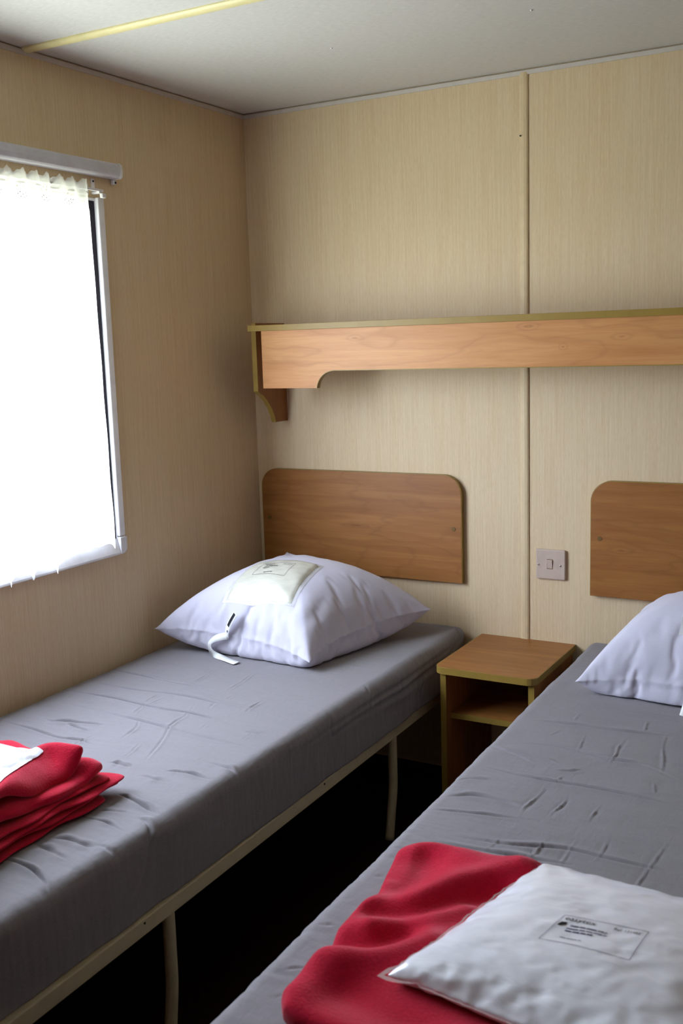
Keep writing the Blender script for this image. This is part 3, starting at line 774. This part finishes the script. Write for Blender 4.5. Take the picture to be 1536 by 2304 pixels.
pilL = pillow(PIL1, [(0.035, -0.595, 0.522), (0.525, -0.585, 0.484), (0.662, -0.135, 0.527), (0.165, -0.105, 0.655)], 0.232,
              'plump white pillow on the left bed, a printed packet and tag on it', FL)
pilR = pillow(PIL2, [(1.185, -0.465, 0.487), (1.665, -0.50, 0.50), (1.70, -0.06, 0.56), (1.224, -0.11, 0.545)], 0.228,
              'white pillow on the right bed, cut off by the right edge of the photo', FR)

def bvh_of(objs):
    bpy.context.view_layer.update()
    dg = bpy.context.evaluated_depsgraph_get(); V = []; F = []
    for o in objs:
        ev = o.evaluated_get(dg); m = ev.to_mesh(); k = len(V); mw = o.matrix_world
        V += [mw @ v.co for v in m.vertices]; F += [tuple(i+k for i in p.vertices) for p in m.polygons]; ev.to_mesh_clear()
    return BVHTree.FromPolygons(V, F)
def top_z(bvh, x, y, default=0.455):
    h = bvh.ray_cast(Vector((x, y, 2.0)), Vector((0, 0, -1)))
    return h[0].z if h[0] is not None else default

# ------------------------------------------------------------------ red blankets: folded fleece, one soft slab per fold
def slab(g, warp, thick, mid, nx=70, ny=70, rc=0.08):
    """closed soft-edged sheet; warp(u, v) -> x, y ; mid(x, y) -> middle height ; u, v in -1..1"""
    def sp(n):
        e = [0, .004, .012, .025, .045, .07]; m = list(np.linspace(0.1, 1, n//2))
        h = [x for x in e]+m; h = np.array(h)-1; return np.concatenate([h, -h[::-1][1:]])
    u = sp(nx); v = sp(ny)
    U_, V_ = np.meshgrid(u, v, indexing='ij')
    a = 1-rc*2
    cu = np.clip((np.abs(U_)-a)/(1-a), 0, 1); cv = np.clip((np.abs(V_)-a)/(1-a), 0, 1)
    uu = np.where((cu > 0) & (cv > 0), np.sign(U_)*(a+(1-a)*cu*np.sqrt(1-cv*cv*0.42)), U_)
    vv = np.where((cu > 0) & (cv > 0), np.sign(V_)*(a+(1-a)*cv*np.sqrt(1-cu*cu*0.42)), V_)
    X, Y = warp(uu, vv)
    d = np.minimum(1-np.abs(U_), 1-np.abs(V_))/0.075
    h = np.sqrt(np.maximum(1-(1-np.clip(d, 0, 1))**2, 0))
    m = mid(X, Y)
    T = np.stack([X, Y, m+thick/2*h], -1).reshape(-1, 3); B = np.stack([X, Y, m-thick/2*h], -1).reshape(-1, 3)
    nr, nc = X.shape; N = nr*nc
    F = grid_faces(nr, nc); F2 = [tuple(i+N for i in f[::-1]) for f in F]
    return g.add(np.concatenate([T, B]), F+F2)

def finish_cloth(g, name, mat, label, cat):
    me = g.me(name)
    bm = bmesh.new(); bm.from_mesh(me); bmesh.ops.remove_doubles(bm, verts=bm.verts, dist=0.00002); bmesh.ops.recalc_face_normals(bm, faces=bm.faces); bm.to_mesh(me); bm.free()
    o = link(name, me, M[mat], None, True); sd = o.modifiers.new('smooth', 'SUBSURF'); sd.levels = 1; sd.render_levels = 1
    return tag(o, label, cat, 'folded red fleece blankets')

# right blanket
ly = np.array([-1.36, -1.398, -1.44, -1.488, -1.53, -1.57, -1.61, -1.649, -1.685, -1.721, -1.76, -1.804, -1.83, -1.90])
lx = np.array([1.205, 1.190, 1.198, 1.208, 1.218, 1.223, 1.216, 1.216, 1.224, 1.233, 1.228, 1.226, 1.236, 1.25])
BR = [(-0.010, 0.034, [(1.25, -1.428), (1.259, -1.489), (1.248, -1.555)]), (-0.004, 0.012, [(1.205, -1.411), (1.212, -1.452), (1.222, -1.496)]),
      (0.012, 0.028, [(1.22, -1.585), (1.274, -1.552), (1.299, -1.519), (1.33, -1.475), (1.39, -1.42)]), (-0.009, 0.022, [(1.242, -1.605), (1.299, -1.577), (1.347, -1.52), (1.38, -1.48)]),
      (0.008, 0.022, [(1.26, -1.632), (1.319, -1.592), (1.354, -1.545)]), (-0.012, 0.026, [(1.24, -1.69), (1.285, -1.672), (1.31, -1.632)]),
      (0.012, 0.03, [(1.24, -1.735), (1.30, -1.70), (1.34, -1.64)]), (0.006, 0.022, [(1.215, -1.42), (1.236, -1.398)]), (0.008, 0.03, [(1.27, -1.40), (1.33, -1.41), (1.40, -1.395)]),
      (-0.006, 0.03, [(1.30, -1.78), (1.40, -1.80)]), (0.006, 0.03, [(1.25, -1.80), (1.27, -1.75)])]
def warpR(inset_, far):
    def f(u, v):
        yf = -1.384+far; yn = -1.845
        Y = yf+(yn-yf)*(1-v)/2
        xl_ = np.interp(-Y, -ly, lx)+inset_
        X = xl_+(1.70-xl_)*(u+1)/2
        Y = Y+0.05*np.clip(X-1.25, 0, 1)*(1+v)/2*0.35-0.012*np.clip((1.25-X)/0.05, 0, 1)*(1+v)/2
        return X, Y
    return f
g = Geo()
slab(g, warpR(0.006, 0.004), 0.024, lambda X, Y: 0.472+0.002*bumps(X, Y, BR)/0.01, 60, 60)
slab(g, warpR(0.0, 0.0), 0.030, lambda X, Y: 0.4985+1.35*bumps(X, Y, BR)+0.0025*fbm(X, Y, 9, 2.0, 2), 130, 110)
blR = finish_cloth(g, 'blanket', 'fleece', 'folded red fleece blanket on the right bed under a large white bag', 'blanket')

# left blanket, a stack of folds with the loose ends fanning out at the head side
rnd = random.Random(11)
g = Geo()
xr_ = [0.580, 0.572, 0.576, 0.566, 0.556, 0.536]; yf_ = [-1.400, -1.375, -1.365, -1.378, -1.368, -1.400]
th_ = [0.009, 0.009, 0.009, 0.010, 0.019, 0.022]; z0_ = [0.4575+sum(th_[:i]) for i in range(6)]
TB = [(0.026, 0.028, [(0.526, -1.40), (0.462, -1.435), (0.484, -1.52), (0.525, -1.60), (0.585, -1.68), (0.60, -1.78)]),
      (-0.016, 0.028, [(0.45, -1.50), (0.475, -1.58), (0.52, -1.68)]), (-0.010, 0.018, [(0.545, -1.43), (0.53, -1.48), (0.56, -1.56)]), (0.006, 0.02, [(0.40, -1.41), (0.34, -1.40)])]
tk = 0.0165
for i in range(6):
    a, b_ = rnd.uniform(0, 6), rnd.uniform(0, 6)
    def warp(u, v, i=i, a=a, b_=b_):
        X = 0.14+(xr_[i]-0.14)*(u+1)/2; Y = -1.98+(yf_[i]+1.98)*(v+1)/2
        X = X+(0.004*np.sin(Y*23+a)+0.0025*np.sin(Y*61+b_))*(u+1)/2; Y = Y+(0.006*np.sin(X*22+b_)+0.003*np.sin(X*57+a))*(v+1)/2
        Y = Y+0.035*np.clip((X-0.50)/0.08, 0, 1)*(v+1)/2*(1 if i in (1, 2) else 0.2)
        return X, Y
    def mid(X, Y, i=i, a=a):
        z = z0_[i]+th_[i]*0.5
        wv = 0.0018*np.sin(Y*34+a)*np.clip((X-0.45)/0.1, 0, 1)
        if i == 5: return z+bumps(X, Y, TB)+0.002*fbm(X, Y, 11, 4.0, 2)
        if i == 4: return z+0.5*np.maximum(bumps(X, Y, TB), -0.004)+wv+0.004*np.exp(-((Y+1.39)/0.03)**2)
        return z+wv*(0.5 if i == 0 else 1)+(0.002 if i else 0)
    slab(g, warp, th_[i]*(0.97 if i < 4 else 1.08), mid, 70, 90, 0.05)
blL = finish_cloth(g, 'blanket', 'fleece', 'thick red fleece blanket folded in many layers on the left bed', 'blanket')

# ------------------------------------------------------------------ printed packets
def text_mesh(txt, size, bold=0.0):
    cu = bpy.data.curves.new('t', 'FONT'); cu.body = txt; cu.size = size
    o = bpy.data.objects.new('t', cu); C.objects.link(o)
    dg = bpy.context.evaluated_depsgraph_get()
    me = bpy.data.meshes.new_from_object(o.evaluated_get(dg)); bpy.data.objects.remove(o); bpy.data.curves.remove(cu)
    V = [tuple(v.co) for v in me.vertices]; F = [tuple(p.vertices) for p in me.polygons]; bpy.data.meshes.remove(me)
    return V, F

def printed(parent, place, W, H, ref, mark, ink, lines, bars):
    """print lying on a surface; place(x, y) turns label metres (origin top left, y down) into a world point"""
    def put(name, V, F, m=ink):
        me = mesh(name, [place(x, y) for x, y in V], F); return link(name, me, M[m], parent)
    def strip(p, q, t):
        n = 14; d = Vector((q[0]-p[0], q[1]-p[1])); nn = Vector((-d.y, d.x)).normalized()*t/2; V = []; F = []
        for i in range(n+1):
            c = Vector(p)+d*i/n; V += [tuple(c+nn), tuple(c-nn)]
        for i in range(n): F.append((2*i, 2*i+1, 2*i+3, 2*i+2))
        return V, F
    V = []; F = []
    for p, q in (((0, 0), (W, 0)), ((W, 0), (W, H)), ((W, H), (0, H)), ((0, H), (0, 0))):
        v, f = strip(p, q, 0.0007); k = len(V); V += v; F += [tuple(i+k for i in x) for x in f]
    put('frame_print', V, F)
    v, f = text_mesh('easytex', H*0.20, H*0.006)
    put('logo_print', [(x+W*0.045, H*0.175-y) for x, y, z in v], f, 'black_ink')
    v, f = text_mesh(ref, H*0.105, H*0.003)
    wd = max(x for x, y, z in v)
    put('reference_print', [(x+W*0.935-wd, H*0.165-y) for x, y, z in v], f, 'black_ink')
    V = []; F = []
    for x0, x1, y, t in bars:       # lines too small to read: word-long dashes
        r = random.Random(int(x0*1000+y*100)); x = x0
        while x < x1-0.01:
            e_ = min(x1, x+r.uniform(0.06, 0.16)); v, f = strip((x*W, y*H), (e_*W, y*H), t*H); k = len(V); V += v; F += [tuple(i+k for i in q) for q in f]; x = e_+0.012
    put('text_print', V, F)
    if mark:
        put('mark_print', [(W*0.045, H*0.27), (W*0.105, H*0.25), (W*0.115, H*0.33), (W*0.06, H*0.40), (W*0.03, H*0.40)], [(0, 1, 2, 3, 4)], 'black_ink')

def bag(sim, corners, height, base, label, bv, parts=True):
    root = empty('linen_bag', (float(np.mean([c[0] for c in corners])), float(np.mean([c[1] for c in corners])), base))
    tag(root, label, 'plastic bag')
    P, faces, rim = fit(sim, corners, height, base, 0.0)
    cr_ = 0.0026*np.abs(fbm(P[:, 0]*1.0+P[:, 1]*0.6, P[:, 1]*2.6-P[:, 0]*1.2, 13, 5.0, 3))-0.0008
    fr = np.clip(1-(P[:, 1]-np.interp(P[:, 0], [corners[0][0], corners[1][0]], [corners[0][1], corners[1][1]]))/0.09, 0, 1)
    cr_ += 0.0045*fr*np.abs(fbm(P[:, 0]*3.0+P[:, 1], P[:, 1]*0.6, 12, 9.0, 2))
    is_rim = np.zeros(len(P), bool); is_rim[rim] = True
    P[:, 2] += np.where(is_rim, 0, -cr_)
    # settle on what lies below
    if bv is not None:
        for i in range(len(P)):
            z = top_z(bv, P[i, 0], P[i, 1])
            if P[i, 2] < z+0.002: P[i, 2] = z+0.002
    o = link('bag_body', mesh('bag_body', P, faces), M['bag'], root, True)
    sd = o.modifiers.new('smooth', 'SUBSURF'); sd.levels = 2; sd.render_levels = 2
    if not parts: return root, o
    n = len(rim); c = P[rim].mean(0); V = []; r = random.Random(3)
    for k in range(3):
        for i in range(n):
            p = P[rim[i]].copy(); t = P[rim[(i+1) % n]]-P[rim[i-1]]; nn = np.array([t[1], -t[0], 0]); nn /= np.linalg.norm(nn)+1e-9
            p = p+nn*0.0014*k*(1+2.2*max(0.0, 1-min(i, n-i)/5))
            V.append(p)
    F = [(k*n+i, k*n+(i+1) % n, (k+1)*n+(i+1) % n, (k+1)*n+i) for k in range(2) for i in range(n)]
    fl = link('sealed_edge', mesh('sealed_edge', V, F), M['film'], root, True)
    return root, o

BAG = inflate(0.38, 0.36, 50, 6.0, 21, 36, 0.012, 16, 0.1)
bv = bvh_of([blR])
bagR, bodyR = bag(BAG, [(1.340, -1.748, 0.524), (1.700, -1.800, 0.53), (1.790, -1.425, 0.53), (1.432, -1.410, 0.528)], 0.060, 0.508,
                  'large puffy white plastic bag with a printed label on the right blanket', bv)
bb = bvh_of([bodyR])
LTL, LTR, LBL, LBR = [Vector(p) for p in ((1.512, -1.588), (1.614, -1.580), (1.498, -1.648), (1.607, -1.646))]
LW, LH = 0.102, 0.062
def placeR(x, y):
    u, v = x/LW, y/LH; p = (LTL*(1-u)+LTR*u)*(1-v)+(LBL*(1-u)+LBR*u)*v
    return (p.x, p.y, top_z(bb, p.x, p.y, 0.55)+0.0007)
printed(bagR, placeR, LW, LH, 'Ref. 121482', True, 'ink', None,
        [(0.17, 0.60, 0.34, 0.035), (0.15, 0.62, 0.44, 0.03), (0.16, 0.48, 0.53, 0.04), (0.18, 0.42, 0.79, 0.022)])
bv2 = bvh_of([blL])
bagL, _ = bag(BAG, [(0.20, -1.82, 0.553), (0.562, -1.765, 0.553), (0.474, -1.446, 0.551), (0.16, -1.46, 0.551)], 0.044, 0.532,
              'white plastic bag on the layered red blanket at the left edge of the photo', bv2, False)

# flat packet lying on the slope of the left pillow
def packet(corners, bvh, label, print_it):
    TL, TR, BR_, BL_ = [Vector(c) for c in corners]
    cen = (TL+TR+BR_+BL_)/4
    nu_, nv_ = 34, 26
    zg = np.zeros((nv_, nu_)); XY = np.zeros((nv_, nu_, 2))
    for j in range(nv_):
        for i in range(nu_):
            u, v = i/(nu_-1), j/(nv_-1); p = (TL*(1-u)+TR*u)*(1-v)+(BL_*(1-u)+BR_*u)*v
            XY[j, i] = p.x, p.y; zg[j, i] = top_z(bvh, p.x, p.y)
    z0 = zg.copy()
    for _ in range(14):         # a stiff packet bridges the small hollows
        q = np.pad(zg, 1, mode='reflect', reflect_type='odd'); zg = np.maximum(z0, (q[:-2, 1:-1]+q[2:, 1:-1]+q[1:-1, :-2]+q[1:-1, 2:])/4)
    root = empty('linen_packet', (cen.x, cen.y, float(zg.mean()))); tag(root, label, 'packet')
    def h(u, v):
        x = np.clip(u, 0, 1)*(nu_-1); y = np.clip(v, 0, 1)*(nv_-1); i = min(int(x), nu_-2); j = min(int(y), nv_-2); a, b_ = x-i, y-j
        return (zg[j, i]*(1-a)+zg[j, i+1]*a)*(1-b_)+(zg[j+1, i]*(1-a)+zg[j+1, i+1]*a)*b_
    def sheet_(name, u0, u1, v0, v1, lo, hi, mat):
        n, m = 36, 28; T = []; B = []
        for j in range(m):
            for i in range(n):
                a, b_ = i/(n-1), j/(m-1); u = u0+(u1-u0)*a; v = v0+(v1-v0)*b_
                p = (TL*(1-u)+TR*u)*(1-v)+(BL_*(1-u)+BR_*u)*v
                e_ = min(a, 1-a, b_, 1-b_)*14; t = math.sqrt(max(0, 1-(1-min(e_, 1))**2))
                z = h(u, v); wv = 0.0008*math.sin(u*23+v*9)*math.sin(v*31)
                T.append((p.x, p.y, z+lo+(hi-lo)*t+wv)); B.append((p.x, p.y, z+lo+wv*0.5))
        F = grid_faces(m, n); N = n*m
        me = mesh(name, T+B, F+[tuple(k+N for k in f[::-1]) for f in F])
        return link(name, me, M[mat], root, True)
    sheet_('folded_linen', 0.045, 0.955, 0.06, 0.975, 0.0022, 0.0085, 'paper')
    sheet_('plastic_sleeve', 0.0, 1.0, 0.0, 1.0, 0.0012, 0.0020, 'film')
    if print_it:
        a = Vector((0.26, 0.255)); W, H = 0.092, 0.050
        def place(x, y):
            u = 0.24+0.46*x/W; v = 0.25+0.37*y/H
            p = (TL*(1-u)+TR*u)*(1-v)+(BL_*(1-u)+BR_*u)*v
            wv = 0.0008*math.sin(u*23+v*9)*math.sin(v*31)
            return (p.x, p.y, h(u, v)+0.0091+wv)
        printed(root, place, W, H, 'Ref. 107405', False, 'black_ink', None,
                [(0.16, 0.54, 0.30, 0.05), (0.15, 0.42, 0.41, 0.035), (0.15, 0.34, 0.52, 0.055), (0.30, 0.58, 0.87, 0.035)])
    return root
bp = bvh_of([pilL])
PK = [(0.249, -0.385), (0.433, -0.337), (0.440, -0.513), (0.220, -0.528)]
packet(PK, bp, 'flat cream linen packet with a printed label lying on the left pillow', True)
bp2 = bvh_of([pilR])
packet([(1.42, -0.26), (1.64, -0.28), (1.65, -0.43), (1.405, -0.41)], bp2, 'flat linen packet on the right pillow, only its edge in view', False)

# woven tags sewn into the pillow seams
def ribbon(name, path, width_dir, w, parent, mat, off=0.0):
    q = catmull(path, 8); V = []; F = []
    wd = catmull(width_dir, 8)
    for p, d in zip(q, wd):
        d = np.array(d)/np.linalg.norm(d)*w/2; V += [p-d, p+d]
    F = [(2*i, 2*i+1, 2*i+3, 2*i+2) for i in range(len(q)-1)]
    o = link(name, mesh(name, V, F), M[mat], parent, True)
    so = o.modifiers.new('thick', 'SOLIDIFY'); so.thickness = 0.0005
    return o, q, wd
def wdirs(path, normals):
    P = [Vector(p) for p in path]; out = []
    for i in range(len(P)):
        d = (P[min(i+1, len(P)-1)]-P[max(i-1, 0)]).normalized(); out.append(tuple(d.cross(Vector(normals[i]))))
    return out
N_UP = (0.45, -0.80, 0.40)
p1 = [(0.250, -0.557, 0.514), (0.258, -0.563, 0.535), (0.268, -0.562, 0.556), (0.284, -0.558, 0.582)]
w1 = [(0.75, -0.42, -0.45)]*4
tagL, q1, d1 = ribbon('care_tag', p1, w1, 0.0215, None, 'tag')
p2 = [(0.252, -0.558, 0.517), (0.228, -0.571, 0.511), (0.206, -0.574, 0.495), (0.206, -0.572, 0.475), (0.224, -0.570, 0.4615), (0.262, -0.584, 0.4600), (0.312, -0.603, 0.4605)]
w2 = [(0.5, -0.3, -0.7), (0.6, -0.4, -0.5), (0.87, -0.5, 0.0), (0.8, -0.3, 0.3), (0.6, 0.3, 0.3), (0.35, 0.9, 0.1), (0.35, 0.9, 0.1)]
tail, _, _ = ribbon('tag_tail', p2, w2, 0.0215, None, 'tag')
def parent_keep(o, p):
    o.parent = p; o.matrix_parent_inverse = p.matrix_world.inverted()
parent_keep(tagL, pilL); parent_keep(tail, tagL)
# black printed block and a small mark on the tag
def onribbon(q, wd, name, t0, t1, a0, a1, parent, mat, w=0.0215):
    V = []; F = []; n = len(q); nv = Vector(N_UP).normalized()*0.0008
    for k in range(9):
        t = (t0+(t1-t0)*k/8)*(n-1); i = min(int(t), n-2); p = q[i]+(q[i+1]-q[i])*(t-i); d = np.array(wd[i]); d = d/np.linalg.norm(d)*w
        V += [p+d*a0+np.array(nv), p+d*a1+np.array(nv)]
    F = [(2*i, 2*i+1, 2*i+3, 2*i+2) for i in range(8)]
    o = link(name, mesh(name, V, F), M[mat]); parent_keep(o, parent); return o
onribbon(q1, d1, 'tag_print', 0.48, 0.97, -0.36, 0.12, tagL, 'black_ink')
onribbon(q1, d1, 'tag_mark', 0.22, 0.32, -0.10, 0.18, tagL, 'ink')
p3 = [(1.452, -0.485, 0.512), (1.448, -0.505, 0.500), (1.444, -0.515, 0.480), (1.440, -0.525, 0.462)]
tagR, _, _ = ribbon('care_tag', p3, wdirs(p3, [(0.1, -0.8, 0.6), (0.1, -0.9, 0.3), (0.0, -1, 0.1), (0.0, -0.8, 0.5)]), 0.014, None, 'tag')
parent_keep(tagR, pilR)
